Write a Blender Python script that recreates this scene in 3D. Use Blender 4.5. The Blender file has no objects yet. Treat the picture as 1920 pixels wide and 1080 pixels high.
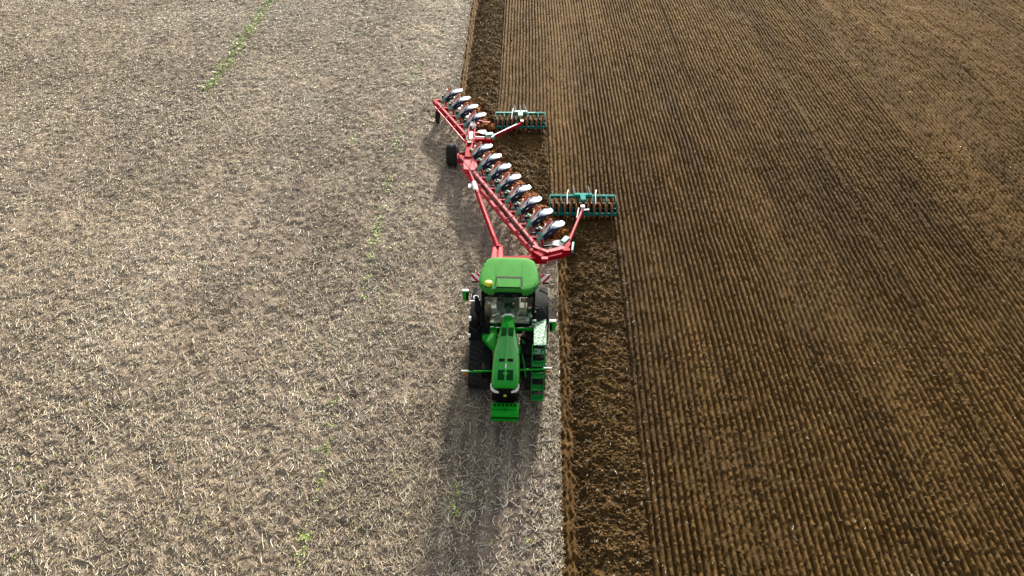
import bpy, math, random
import numpy as np
from mathutils import Vector, Matrix

R = math.radians
rng = np.random.default_rng(11)
random.seed(5)
S = bpy.context.scene
C = S.collection

# ------------------------------------------------------------------ camera, sky, sun, exposure
CAM_H = 21.708
cd = bpy.data.cameras.new("camera")
cam = bpy.data.objects.new("camera", cd)
C.objects.link(cam)
cam.location = (0, 0, CAM_H)
cam.rotation_euler = (R(90 - 38.4), 0, R(0.75))
cd.sensor_width = 36
cd.lens = 1500 / 1920 * 36
cd.clip_end = 6000
S.camera = cam

SUN_EL, SUN_AZ = 17.0, 8.5        # sun ahead of the camera, a little to the right
w = bpy.data.worlds.new("World")
S.world = w
w.use_nodes = True
nt = w.node_tree
sky = nt.nodes.new("ShaderNodeTexSky")
sky.sky_type = 'NISHITA'
sky.sun_disc = False
sky.sun_elevation = R(SUN_EL)
sky.sun_rotation = R(SUN_AZ)
sky.dust_density = 4.0
sky.ozone_density = 1.0
bg = nt.nodes["Background"]
bg.inputs["Strength"].default_value = 0.12
hs_ = nt.nodes.new("ShaderNodeHueSaturation")      # thin bright cloud: a paler sky
hs_.inputs["Saturation"].default_value = .5
nt.links.new(sky.outputs[0], hs_.inputs["Color"])
nt.links.new(hs_.outputs[0], bg.inputs[0])

sd = bpy.data.lights.new("sun", 'SUN')
sd.energy = 5.0
sd.angle = R(4.0)
sd.color = (1.0, 0.95, 0.87)
sun = bpy.data.objects.new("sun", sd)
C.objects.link(sun)
sdir = Vector((math.sin(R(SUN_AZ)) * math.cos(R(SUN_EL)), math.cos(R(SUN_AZ)) * math.cos(R(SUN_EL)), math.sin(R(SUN_EL))))
sun.rotation_euler = sdir.to_track_quat('Z', 'Y').to_euler()
sun.location = sdir * 120

S.view_settings.view_transform = 'Standard'
S.view_settings.look = 'None'
S.view_settings.gamma = 1
S.view_settings.exposure = 0.97


# ------------------------------------------------------------------ materials
def mat(name, col, rough=0.5, metal=0.0, var=0.12, scale=6.0, coat=0.0, bump=0.0, dust=0.0, spec=0.5):
    m = bpy.data.materials.new(name)
    m.use_nodes = True
    t = m.node_tree
    b = t.nodes["Principled BSDF"]
    b.inputs["Roughness"].default_value = rough
    b.inputs["Metallic"].default_value = metal
    b.inputs["Coat Weight"].default_value = coat
    b.inputs["Specular IOR Level"].default_value = spec
    tc = t.nodes.new("ShaderNodeTexCoord")
    n = t.nodes.new("ShaderNodeTexNoise")
    n.inputs["Scale"].default_value = scale
    n.inputs["Detail"].default_value = 6
    t.links.new(tc.outputs["Object"], n.inputs["Vector"])
    r = t.nodes.new("ShaderNodeValToRGB")
    r.color_ramp.elements[0].position = 0.3
    r.color_ramp.elements[1].position = 0.7
    lo = [max(c * (1 - var), 0) for c in col]
    hi = [min(c * (1 + var), 1) for c in col]
    if dust:
        lo = [c * (1 - dust) + d * dust for c, d in zip(lo, (.22, .17, .11))]
    r.color_ramp.elements[0].color = (*lo, 1)
    r.color_ramp.elements[1].color = (*hi, 1)
    t.links.new(n.outputs["Fac"], r.inputs[0])
    t.links.new(r.outputs[0], b.inputs["Base Color"])
    if bump:
        bp = t.nodes.new("ShaderNodeBump")
        bp.inputs["Strength"].default_value = bump
        bp.inputs["Distance"].default_value = 0.02
        t.links.new(n.outputs["Fac"], bp.inputs["Height"])
        t.links.new(bp.outputs[0], b.inputs["Normal"])
    return m


def glass_mat():
    m = bpy.data.materials.new("tinted_glass")
    m.use_nodes = True
    t = m.node_tree
    t.nodes.remove(t.nodes["Principled BSDF"])
    out = t.nodes["Material Output"]
    tr = t.nodes.new("ShaderNodeBsdfTransparent")
    tr.inputs[0].default_value = (.86, .88, .86, 1)
    gl = t.nodes.new("ShaderNodeBsdfGlossy")
    gl.inputs["Roughness"].default_value = 0.03
    fr = t.nodes.new("ShaderNodeFresnel")
    fr.inputs[0].default_value = 1.5
    mx = t.nodes.new("ShaderNodeMixShader")
    t.links.new(fr.outputs[0], mx.inputs[0])
    t.links.new(tr.outputs[0], mx.inputs[1])
    t.links.new(gl.outputs[0], mx.inputs[2])
    t.links.new(mx.outputs[0], out.inputs[0])
    return m


M = {}
M['green'] = mat("green_paint", (.003, .33, .010), .4, 0, .1, 3, spec=.15)
M['hood'] = mat("bonnet_paint", (.003, .34, .010), .4, 0, .06, 3, spec=.1, coat=1.0)
M['hood'].node_tree.nodes["Principled BSDF"].inputs["Coat Roughness"].default_value = .05
M['roof'] = mat("roof_green", (.045, .25, .032), .75, 0, .1, 4, spec=.08)
M['green_dk'] = mat("dark_green_screen", (.002, .05, .006), .7, 0, .3, 60, spec=.06)
M['green_step'] = mat("step_green", (.005, .27, .032), .5, 0, .2, 9, dust=.06, spec=.2)
M['black'] = mat("black_plastic", (.006, .006, .006), .65, 0, .3, 8, spec=.08)
M['rubber'] = mat("rubber", (.012, .012, .012), .75, 0, .3, 10, dust=.1, spec=.25)
M['grey'] = mat("grey_plastic", (.022, .026, .022), .8, 0, .25, 8, spec=.06)
M['interior'] = mat("cab_interior", (.50, .50, .46), .8, 0, .25, 5)
M['seat'] = mat("seat_fabric", (.03, .03, .028), .85, 0, .3, 12)
M['yellow'] = mat("yellow_dome", (.80, .72, .03), .4, 0, .05)
M['lamp'] = mat("headlamp", (.85, .85, .80), .12, 0, .05)
M['orange'] = mat("orange_lens", (.55, .09, .01), .3, 0, .1)
M['white'] = mat("white_paint", (.78, .77, .74), .4, 0, .06)
M['red'] = mat("red_paint", (.38, .002, .012), .6, 0, .25, 5, spec=.06)
M['red_pale'] = mat("pale_red_paint", (.54, .045, .062), .5, 0, .6, 9, spec=.12)  # paler red: pink-white glints on the beam tops put into the colour
M['steel'] = mat("polished_steel", (.86, .88, .92), .26, .8, .05, 4)
M['steel_dk'] = mat("dark_steel", (.022, .026, .05), .5, .2, .3, 6, spec=.2)
M['teal'] = mat("teal_paint", (.001, .15, .125), .7, 0, .25, 6, spec=.05)
M['teal_lt'] = mat("light_teal_paint", (.02, .30, .24), .75, 0, .2, 7, spec=.08)
M['mint'] = mat("pale_teal_spring", (.16, .46, .34), .5, 0, .3, 7, spec=.2)
M['rust'] = mat("rusty_ring", (.27, .12, .042), .8, 0, .5, 14, dust=.1, spec=.1)
M['orange_arm'] = mat("orange_red_paint", (.60, .10, .03), .4, 0, .3, 9)
M['lime'] = mat("lime_badge", (.50, .62, .05), .35, 0, .05)
M['hydraulic'] = mat("dark_hydraulics", (.012, .012, .014), .4, .3, .4, 9)
M['glass'] = glass_mat()


def deck_mat():
    # perforated anti-slip deck: glints on the tread painted as pale studs over green plate
    m = mat("anti_slip_deck", (.01, .22, .06), .4, 0, .2, 8)
    t = m.node_tree
    b = t.nodes["Principled BSDF"]
    tc = t.nodes.new("ShaderNodeTexCoord")
    v = t.nodes.new("ShaderNodeTexVoronoi")
    v.inputs["Scale"].default_value = 13
    t.links.new(tc.outputs["Object"], v.inputs["Vector"])
    r = t.nodes.new("ShaderNodeValToRGB")
    r.color_ramp.elements[0].position = .30
    r.color_ramp.elements[0].color = (.55, .75, .58, 1)
    r.color_ramp.elements[1].position = .50
    r.color_ramp.elements[1].color = (.012, .20, .06, 1)
    t.links.new(v.outputs["Distance"], r.inputs[0])
    t.links.new(r.outputs[0], b.inputs["Base Color"])
    return m


M['deck'] = deck_mat()


def hazard_mat(sign):
    m = mat("red_white_stripes", (.8, .8, .78), .35)
    t = m.node_tree
    b = t.nodes["Principled BSDF"]
    tc = t.nodes.new("ShaderNodeTexCoord")
    sp = t.nodes.new("ShaderNodeSeparateXYZ")
    t.links.new(tc.outputs["Object"], sp.inputs[0])
    a = t.nodes.new("ShaderNodeMath"); a.operation = 'MULTIPLY'; a.inputs[1].default_value = sign
    t.links.new(sp.outputs["X"], a.inputs[0])
    s = t.nodes.new("ShaderNodeMath"); s.operation = 'ADD'
    t.links.new(a.outputs[0], s.inputs[0]); t.links.new(sp.outputs["Z"], s.inputs[1])
    k = t.nodes.new("ShaderNodeMath"); k.operation = 'MULTIPLY'; k.inputs[1].default_value = 3.4
    t.links.new(s.outputs[0], k.inputs[0])
    f = t.nodes.new("ShaderNodeMath"); f.operation = 'FRACT'
    t.links.new(k.outputs[0], f.inputs[0])
    g = t.nodes.new("ShaderNodeMath"); g.operation = 'GREATER_THAN'; g.inputs[1].default_value = .52
    t.links.new(f.outputs[0], g.inputs[0])
    mx = t.nodes.new("ShaderNodeMix"); mx.data_type = 'RGBA'
    mx.inputs[6].default_value = (.8, .79, .76, 1); mx.inputs[7].default_value = (.55, .01, .02, 1)
    t.links.new(g.outputs[0], mx.inputs[0])
    t.links.new(mx.outputs[2], b.inputs["Base Color"])
    return m


# ------------------------------------------------------------------ mesh helpers
class MB:
    def __init__(s):
        s.v, s.f = [], []

    def add(s, vs, fs):
        o = len(s.v)
        s.v += [tuple(map(float, q)) for q in vs]
        s.f += [tuple(i + o for i in f) for f in fs]
        return s

    def box(s, c, d, rot=None):
        c = Vector(c); hx, hy, hz = d[0] / 2, d[1] / 2, d[2] / 2
        vs = [Vector((x, y, z)) for x in (-hx, hx) for y in (-hy, hy) for z in (-hz, hz)]
        if rot is not None:
            vs = [rot @ q for q in vs]
        return s.add([q + c for q in vs], [(0, 1, 3, 2), (4, 6, 7, 5), (0, 4, 5, 1), (2, 3, 7, 6), (0, 2, 6, 4), (1, 5, 7, 3)])

    def bar(s, p, q, w, h, up=(0, 0, 1)):
        p, q = Vector(p), Vector(q)
        d = (q - p); L = d.length; d.normalize()
        u = Vector(up)
        x = d.cross(u)
        if x.length < 1e-4:
            x = d.cross(Vector((1, 0, 0)))
        x.normalize(); z = x.cross(d)
        rot = Matrix((x, d, z)).transposed()
        return s.box((p + q) / 2, (w, L, h), rot)

    def tube(s, pts, r, n=10, cap=True):
        pts = [Vector(p) for p in pts]
        rs = r if isinstance(r, (list, tuple)) else [r] * len(pts)
        rings = []
        for i, p in enumerate(pts):
            d = (pts[min(i + 1, len(pts) - 1)] - pts[max(i - 1, 0)]).normalized()
            x = d.cross(Vector((0, 0, 1)))
            if x.length < 1e-3:
                x = d.cross(Vector((0, 1, 0)))
            x.normalize(); y = d.cross(x)
            rings.append([p + x * rs[i] * math.cos(2 * math.pi * k / n) + y * rs[i] * math.sin(2 * math.pi * k / n) for k in range(n)])
        return s.loft(rings, cap)

    def loft(s, rings, cap=True):
        n = len(rings[0])
        vs = [q for r in rings for q in r]
        fs = []
        for i in range(len(rings) - 1):
            for k in range(n):
                k2 = (k + 1) % n
                fs.append((i * n + k, i * n + k2, (i + 1) * n + k2, (i + 1) * n + k))
        if cap:
            fs.append(tuple(range(n - 1, -1, -1)))
            fs.append(tuple((len(rings) - 1) * n + k for k in range(n)))
        return s.add(vs, fs)

    def lathe(s, prof, c, axis='x', n=32):
        # prof: closed list of (offset along axis, radius)
        c = Vector(c)
        rings = []
        for k in range(n):
            a = 2 * math.pi * k / n
            ring = []
            for (t, r) in prof:
                if axis == 'x':
                    ring.append(c + Vector((t, r * math.cos(a), r * math.sin(a))))
                elif axis == 'z':
                    ring.append(c + Vector((r * math.cos(a), r * math.sin(a), t)))
                else:
                    ring.append(c + Vector((r * math.cos(a), t, r * math.sin(a))))
            rings.append(ring)
        m = len(prof)
        vs = [q for r in rings for q in r]
        fs = []
        for i in range(n):
            j = (i + 1) % n
            for k in range(m):
                l = (k + 1) % m
                fs.append((i * m + k, i * m + l, j * m + l, j * m + k))
        return s.add(vs, fs)

    def prism(s, poly, t0, t1, axis='z'):
        def P(a, b, t):
            return (a, b, t) if axis == 'z' else ((t, a, b) if axis == 'x' else (a, t, b))
        n = len(poly)
        vs = [P(a, b, t0) for a, b in poly] + [P(a, b, t1) for a, b in poly]
        fs = [tuple(range(n - 1, -1, -1)), tuple(range(n, 2 * n))] + [(i, (i + 1) % n, n + (i + 1) % n, n + i) for i in range(n)]
        return s.add(vs, fs)

    def grid(s, P, thick=0.0):
        # P[i][j] points; optional thickness along the normal
        a, b = len(P), len(P[0])
        P = [[Vector(q) for q in r] for r in P]
        if not thick:
            vs = [q for r in P for q in r]
            return s.add(vs, [(i * b + j, i * b + j + 1, (i + 1) * b + j + 1, (i + 1) * b + j) for i in range(a - 1) for j in range(b - 1)])
        Q = []
        for i in range(a):
            row = []
            for j in range(b):
                du = P[min(i + 1, a - 1)][j] - P[max(i - 1, 0)][j]
                dv = P[i][min(j + 1, b - 1)] - P[i][max(j - 1, 0)]
                row.append(P[i][j] - du.cross(dv).normalized() * thick)
            Q.append(row)
        vs = [q for r in P for q in r] + [q for r in Q for q in r]
        o = a * b
        fs = []
        for i in range(a - 1):
            for j in range(b - 1):
                q = (i * b + j, i * b + j + 1, (i + 1) * b + j + 1, (i + 1) * b + j)
                fs.append(q); fs.append(tuple(o + k for k in reversed(q)))
        edge = [j for j in range(b)] + [i * b + b - 1 for i in range(1, a)] + [(a - 1) * b + j for j in range(b - 2, -1, -1)] + [i * b for i in range(a - 2, 0, -1)]
        for k in range(len(edge)):
            p, q = edge[k], edge[(k + 1) % len(edge)]
            fs.append((q, p, o + p, o + q))
        return s.add(vs, fs)


def mk(name, mb, m, parent=None, bevel=0.0, smooth=35, loc=None):
    me = bpy.data.meshes.new(name)
    me.from_pydata(mb.v, [], mb.f)
    me.materials.append(m)
    me.validate()
    import bmesh
    bm = bmesh.new(); bm.from_mesh(me)
    bmesh.ops.recalc_face_normals(bm, faces=bm.faces)
    bm.to_mesh(me); bm.free()
    if smooth:
        me.shade_smooth()
        me.set_sharp_from_angle(angle=R(smooth))
    o = bpy.data.objects.new(name, me)
    C.objects.link(o)
    if loc:
        o.location = loc
    if parent:
        o.parent = parent
    if bevel:
        b = o.modifiers.new("bevel", 'BEVEL')
        b.width = bevel; b.segments = 2; b.limit_method = 'ANGLE'; b.angle_limit = R(40)
    return o


def islands(mb):
    par = list(range(len(mb.v)))

    def find(a):
        while par[a] != a:
            par[a] = par[par[a]]; a = par[a]
        return a
    for f in mb.f:
        for k in f[1:]:
            par[find(k)] = find(f[0])
    groups = {}
    for f in mb.f:
        groups.setdefault(find(f[0]), []).append(f)
    out = []
    for fs in groups.values():
        ids = sorted({k for f in fs for k in f}); mp = {k: i for i, k in enumerate(ids)}
        q = MB(); q.v = [mb.v[k] for k in ids]; q.f = [tuple(mp[k] for k in f) for f in fs]
        out.append(q)
    return out


def each(name, mb, m, parent, bevel=0.0, smooth=35):
    """every separate piece of mb becomes a part of its own"""
    return [mk(name, q, m, parent, bevel, smooth) for q in islands(mb)][0]


def thing(name, label, cat, loc=(0, 0, 0), rz=0.0, group=None):
    o = bpy.data.objects.new(name, None)
    C.objects.link(o)
    o.location = loc; o.rotation_euler = (0, 0, rz)
    o.empty_display_size = .3
    o['label'] = label; o['category'] = cat
    if group:
        o['group'] = group
    return o


def fast_mesh(name, verts, faces, m, smooth=False, attr=None):
    """numpy arrays -> mesh object (faces all of one size)."""
    me = bpy.data.meshes.new(name)
    nv, nf, k = len(verts), len(faces), faces.shape[1]
    me.vertices.add(nv)
    me.vertices.foreach_set("co", np.ascontiguousarray(verts, dtype=np.float32).ravel())
    me.loops.add(nf * k)
    me.loops.foreach_set("vertex_index", np.ascontiguousarray(faces, dtype=np.int32).ravel())
    me.polygons.add(nf)
    me.polygons.foreach_set("loop_start", np.arange(0, nf * k, k, dtype=np.int32))
    me.polygons.foreach_set("loop_total", np.full(nf, k, dtype=np.int32))
    if smooth:
        me.polygons.foreach_set("use_smooth", np.ones(nf, dtype=bool))
    me.update(calc_edges=True)
    if attr is not None:
        a = me.attributes.new("tone", 'FLOAT', 'POINT')
        a.data.foreach_set("value", np.ascontiguousarray(attr, dtype=np.float32))
    me.materials.append(m)
    o = bpy.data.objects.new(name, me)
    C.objects.link(o)
    return o


def vnoise(x, y, seed):
    """smooth value noise in 0..1 on lattice cells of size 1."""
    r = np.random.default_rng(seed)
    T = r.random((256, 256))
    xi = np.floor(x).astype(int); yi = np.floor(y).astype(int)
    fx = x - xi; fy = y - yi
    fx = fx * fx * (3 - 2 * fx); fy = fy * fy * (3 - 2 * fy)
    a = T[xi & 255, yi & 255]; b = T[(xi + 1) & 255, yi & 255]
    c = T[xi & 255, (yi + 1) & 255]; d = T[(xi + 1) & 255, (yi + 1) & 255]
    return (a * (1 - fx) + b * fx) * (1 - fy) + (c * (1 - fx) + d * fx) * fy


# ------------------------------------------------------------------ the field's lines, in metres
EY = np.array([-60, 13.5, 30.6, 31.6, 38.8, 42.4, 46.2, 64, 400.])
EX = np.array([.0, 1.35, 1.68, 1.0, -2.35, -2.75, -4.06, -4.05, -4.05])


def edge(y):                      # right-hand edge of the unploughed stubble
    return np.interp(y, EY, EX)


def bend(y):                      # gentle bend that every pass in the field follows
    u = np.clip(y, -20, 75) - 13.5
    return .03 * u - .00035 * u * u


def packed_edge(y):               # left edge of the ring-packed soil
    a = 4.05 + bend(y)
    b = np.where(y > 42.3, -2.1 + bend(y), np.where(y > 33.3, 1.42, a))
    return b


# ------------------------------------------------------------------ ground materials
def soil_mat(name, dark, light, wisp, stretch=(1, 1, 1)):
    m = bpy.data.materials.new(name)
    m.use_nodes = True
    t = m.node_tree
    b = t.nodes["Principled BSDF"]
    b.inputs["Roughness"].default_value = .95
    b.inputs["Specular IOR Level"].default_value = .12
    tc = t.nodes.new("ShaderNodeTexCoord")
    mp = t.nodes.new("ShaderNodeMapping")
    mp.inputs["Scale"].default_value = stretch
    t.links.new(tc.outputs["Object"], mp.inputs[0])
    n1 = t.nodes.new("ShaderNodeTexNoise"); n1.inputs["Scale"].default_value = .6; n1.inputs["Detail"].default_value = 5
    n2 = t.nodes.new("ShaderNodeTexNoise"); n2.inputs["Scale"].default_value = 16; n2.inputs["Detail"].default_value = 5
    n2.inputs["Roughness"].default_value = .7
    t.links.new(mp.outputs[0], n1.inputs["Vector"])
    t.links.new(tc.outputs["Object"], n2.inputs["Vector"])
    ad = t.nodes.new("ShaderNodeMath"); ad.operation = 'ADD'
    mu = t.nodes.new("ShaderNodeMath"); mu.operation = 'MULTIPLY'; mu.inputs[1].default_value = .55
    t.links.new(n1.outputs["Fac"], mu.inputs[0])
    mu2 = t.nodes.new("ShaderNodeMath"); mu2.operation = 'MULTIPLY'; mu2.inputs[1].default_value = .45
    t.links.new(n2.outputs["Fac"], mu2.inputs[0])
    t.links.new(mu.outputs[0], ad.inputs[0]); t.links.new(mu2.outputs[0], ad.inputs[1])
    at = t.nodes.new("ShaderNodeAttribute"); at.attribute_name = "tone"
    ad2 = t.nodes.new("ShaderNodeMath"); ad2.operation = 'ADD'
    t.links.new(ad.outputs[0], ad2.inputs[0]); t.links.new(at.outputs["Fac"], ad2.inputs[1])
    r = t.nodes.new("ShaderNodeValToRGB")
    r.color_ramp.elements[0].position = .30; r.color_ramp.elements[0].color = (*dark, 1)
    r.color_ramp.elements[1].position = .68; r.color_ramp.elements[1].color = (*light, 1)
    e = r.color_ramp.elements.new(1.0); e.color = (*wisp, 1)
    t.links.new(ad2.outputs[0], r.inputs[0])
    t.links.new(r.outputs[0], b.inputs["Base Color"])
    bp = t.nodes.new("ShaderNodeBump"); bp.inputs["Strength"].default_value = .9; bp.inputs["Distance"].default_value = .05
    t.links.new(n2.outputs["Fac"], bp.inputs["Height"])
    t.links.new(bp.outputs[0], b.inputs["Normal"])
    return m


M['soil'] = soil_mat("ploughed_soil", (.060, .032, .010), (.168, .094, .025), (.33, .21, .065), (1, .12, 1))
M['clod'] = soil_mat("clod_soil", (.066, .038, .013), (.125, .072, .023), (.25, .16, .06))
M['fresh'] = soil_mat("fresh_orange_soil", (.16, .055, .012), (.34, .13, .03), (.45, .2, .06))
M['stubble'] = soil_mat("stubble_soil", (.14, .107, .084), (.42, .332, .238), (.60, .53, .43), (1, .45, 1))


def straw_mat():
    m = bpy.data.materials.new("straw")
    m.use_nodes = True
    t = m.node_tree
    b = t.nodes["Principled BSDF"]
    b.inputs["Roughness"].default_value = .6
    b.inputs["Specular IOR Level"].default_value = .3
    at = t.nodes.new("ShaderNodeAttribute"); at.attribute_name = "tone"
    r = t.nodes.new("ShaderNodeValToRGB")
    r.color_ramp.elements[0].position = 0; r.color_ramp.elements[0].color = (.17, .12, .075, 1)
    r.color_ramp.elements[1].position = 1; r.color_ramp.elements[1].color = (.86, .80, .67, 1)
    e = r.color_ramp.elements.new(.35); e.color = (.42, .338, .21, 1)
    e = r.color_ramp.elements.new(.7); e.color = (.615, .53, .385, 1)
    t.links.new(at.outputs["Fac"], r.inputs[0])
    t.links.new(r.outputs[0], b.inputs["Base Color"])
    return m


def leaf_mat():
    m = bpy.data.materials.new("weed_leaf")
    m.use_nodes = True
    t = m.node_tree
    b = t.nodes["Principled BSDF"]
    b.inputs["Roughness"].default_value = .55
    at = t.nodes.new("ShaderNodeAttribute"); at.attribute_name = "tone"
    r = t.nodes.new("ShaderNodeValToRGB")
    r.color_ramp.elements[0].color = (.10, .27, .03, 1)
    r.color_ramp.elements[1].color = (.46, .52, .08, 1)
    t.links.new(at.outputs["Fac"], r.inputs[0])
    t.links.new(r.outputs[0], b.inputs["Base Color"])
    return m


M['straw'] = straw_mat()
M['leaf'] = leaf_mat()


# ------------------------------------------------------------------ the ground
def build_base():
    L = 2500
    v = np.array([(-L, -L, -.6), (L, -L, -.6), (L, L, -.6), (-L, L, -.6)])
    o = fast_mesh("ground", v, np.array([[0, 1, 2, 3]]), M['stubble'], attr=np.zeros(4))
    o['kind'] = 'structure'


def plough_height(x, y):
    pe = packed_edge(y); ed = edge(y)
    s = x - ed                       # metres right of the stubble edge
    # ring-packed ribs
    wob = (vnoise(x * .35, y * .25, 1) - .5) * .10 + (vnoise(x * 1.5, y * 2.2, 2) - .5) * .035
    ph = (x - 4.05 - bend(y) + wob) / .222
    rib = np.floor(ph); fr = ph - rib
    dd = np.clip(np.minimum(fr, 1 - fr) / .36, 0, 1)
    prof = dd * dd * (3 - 2 * dd)
    amp = .145 + .10 * vnoise(rib * 1.37, y * .9, 3) + .03 * (vnoise(x * .5, y * .1, 4) - .5)
    worn = vnoise(x * .42 + 9, y * .07, 22)
    amp = amp * np.clip(.7 + .7 * worn, .6, 1.2)
    lump = (vnoise(rib * 7.7 + fr * 1.5, y * 6.5, 5) - .45) * .055 + (vnoise(x * 13, y * 11, 6) - .5) * .035 + (vnoise(x * 19 + y * 5, y * 15, 26) - .5) * .035
    hp = -.02 + amp * prof + lump + (vnoise(x * .3, y * .12, 7) - .5) * .05
    # seam between two passes of the packer
    seam = np.abs((x - 4.05 - bend(y) + wob * .3 + 3.1) % 6.15 - 3.1)
    hp = np.where(seam < .07, hp - .10 * (1 - seam / .07), hp)
    # loose, freshly turned soil: diagonal crumbly slices
    q = x * .6 + y
    hl = .06 + (vnoise(x * 1.6, y * 1.1, 8) - .5) * .06 + (vnoise(q * 3.2, (x - y * .6) * 1.4, 9) - .5) * .09 \
        + (vnoise(x * 7, y * 6, 10) - .5) * .11 + (vnoise(x * 16, y * 14, 11) - .5) * .06
    hl = hl + np.where((y > 30.8) & (y < 46), 1, 0) * .20 * np.exp(-((s - 1.35) / .45) ** 2) * (.4 + vnoise(x * 2.2, y * 2.2, 25))
    # open furrow beside the stubble
    s2 = s + (vnoise(y * 2.1, y * 0 + 5, 23) - .5) * .12 + (vnoise(y * 7, x * 6, 24) - .5) * .08
    f = np.interp(s2, [-1, 0, .06, .18, .26, .36, .48, .62, .95, 1.5, 3], [-.30, -.30, -.28, -.12, -.24, -.13, -.34, -.36, -.17, 0, 0])
    wf = np.clip((1.35 - s) / .7, 0, 1)
    hl = hl * (1 - .45 * np.clip((.55 - s) / .2, 0, 1)) + f
    k = np.clip((x - pe) / .10, 0, 1)
    h = hl * (1 - k) + hp * k
    d = np.abs(x - pe)
    h = np.where(d < .09, h - .13 * (1 - d / .09), h)
    return np.where(s < 0, -.42, h), k, s


def build_plough():
    xs = np.concatenate([np.arange(-5.2, 22, .027), np.arange(22, 48, .045)])
    ys = np.concatenate([np.arange(7, 12, .08), np.arange(12, 24, .04), np.arange(24, 40, .075), np.arange(40, 70, .14), np.arange(70, 120, .5)])
    X, Y = np.meshgrid(xs, ys)
    H, k, s = plough_height(X, Y)
    tone = -.02 + .0 * X
    tone = tone + (vnoise(X * .55, Y * .05, 12) - .5) * .12          # drier and moister passes
    tone = tone + (vnoise(X * 9, Y * 8, 14) - .5) * .16
    tone = np.where((s > .02) & (s < .48) & (k < .5), tone + .16 * vnoise(X * 3, Y * 2.5, 15) - .05, tone)      # smeared clay of the furrow wall
    tone = np.where((s > .5) & (s < 1.0) & (k < .5), tone - .14 * vnoise(X * 2, Y * 1.1, 16), tone)   # darker furrow bottom
    tone = tone + np.clip((Y - 30) / 60, 0, .5) * .36                # lighter towards the far end
    V = np.stack([X, Y, H], -1).reshape(-1, 3)
    nx, ny = len(xs), len(ys)
    idx = np.arange(nx * ny).reshape(ny, nx)
    F = np.stack([idx[:-1, :-1], idx[:-1, 1:], idx[1:, 1:], idx[1:, :-1]], -1)
    keep = ~((s[:-1, :-1] < -.4) & (s[:-1, 1:] < -.4) & (s[1:, 1:] < -.4) & (s[1:, :-1] < -.4))
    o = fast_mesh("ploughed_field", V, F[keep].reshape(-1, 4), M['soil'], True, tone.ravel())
    o['kind'] = 'structure'
    # the rest of the field, far outside the photograph
    v = np.array([(47.9, -60, .0), (400, -60, .0), (400, 400, .0), (47.9, 400, .0),
                  (-4.0, 119.6, .0), (47.9, 119.6, .0), (-4.0, 400, .0), (1.2, -60, 0), (47.9, 7.05, 0), (1.2, 7.05, 0)])
    for q, nm in (((0, 1, 2, 3), 0), ((4, 5, 3, 6), 0), ((7, 0, 8, 9), 0)):
        o2 = fast_mesh("field_soil", v[list(q)], np.array([[0, 1, 2, 3]]), M['soil'], attr=np.zeros(4))
        o2['kind'] = 'structure'


def stubble_h(x, y):
    return (vnoise(x * .5, y * .4, 31) - .5) * .10 + (vnoise(x * 3.1, y * 2.7, 32) - .5) * .07 + (vnoise(x * 8, y * 7, 33) - .5) * .06


def tracks_and_shade(x, y):
    """compacted strips: 1 where a track has run, less for shade put in ahead of the tractor"""
    c = -.45 + .0175 * (y - 22.5)
    a = 0 * x
    for off in (-1.05, 1.05):
        d = np.abs(x - c - off)
        a = np.maximum(a, np.clip((.55 - d) / .15, 0, 1) * (y > 20.8))
    d = np.abs(x + 3.7)
    a = np.maximum(a, np.clip((.42 - d) / .12, 0, 1) * (y > 37.5) * .8)
    d = np.abs(x + .62)
    a = np.maximum(a, np.clip((1.5 - d) / .5, 0, 1) * .45 * (y <= 20.8))  # ahead of the tractor: its cast shadow deepened by darker ground, less straw
    return a


def build_stubble():
    sv = np.concatenate([[-.004, 0], np.arange(.03, 2, .055), np.arange(2, 22, .085), np.arange(22, 46, .18), [48, 60, 100, 200, 420]])
    ys = np.concatenate([[-60, -20, 0], np.arange(7, 21, .075), np.arange(21, 40, .11), np.arange(40, 70, .17), np.arange(70, 120, .6), [140, 200, 400]])
    Sg, Y = np.meshgrid(sv, ys)
    rag = (vnoise(Y * 5, Y * 0 + 3, 41) - .5) * .10 + (vnoise(Y * 1.3, Y * 0 + 7, 42) - .5) * .12
    X = edge(Y) + rag * np.clip(1 - Sg / .5, 0, 1) - Sg
    Z = stubble_h(X, Y)
    tr = tracks_and_shade(X, Y)
    # lug prints of the tracks
    Z = Z * (1 - .6 * tr) - .035 * tr + .018 * tr * np.sign(np.sin(Y * 2 * math.pi / .22 + X * 4))
    tone = (vnoise(X * .18, Y * .10, 43) - .5) * .22 + (vnoise(X * 1.2, Y * .25, 44) - .5) * .12
    tone = tone + .07 * np.sin(2 * math.pi * (X - bend(Y) * .6) / .62) * (.3 + vnoise(X * .8, Y * .12, 45))
    for s0 in (.28, .62, 1.9, 2.15):                                 # faint wheel lines beside the furrow
        dl = np.abs(Sg - s0 - .05 * vnoise(Y * .3, Y * 0 + s0, 46))
        Z = Z - .04 * np.clip(1 - dl / .07, 0, 1) * (Sg > .1) * ((s0 < 1) | (Y > 44))
        tone = tone - .12 * np.clip(1 - dl / .08, 0, 1) * ((s0 < 1) | (Y > 44))
    tone = tone + np.clip((Y - 38) / 30, 0, 1) * .10 * np.exp(-((X + 6) / 4) ** 2) + .10 * np.clip(1 - Sg / .6, 0, 1) - .05 * tr
    Z[:, 0] = -.42
    V = np.stack([X, Y, Z], -1).reshape(-1, 3)
    nx, ny = len(sv), len(ys)
    idx = np.arange(nx * ny).reshape(ny, nx)
    F = np.stack([idx[:-1, :-1], idx[1:, :-1], idx[1:, 1:], idx[:-1, 1:]], -1).reshape(-1, 4)
    o = fast_mesh("stubble_field", V, F, M['stubble'], True, tone.ravel())
    o['kind'] = 'structure'


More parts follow.
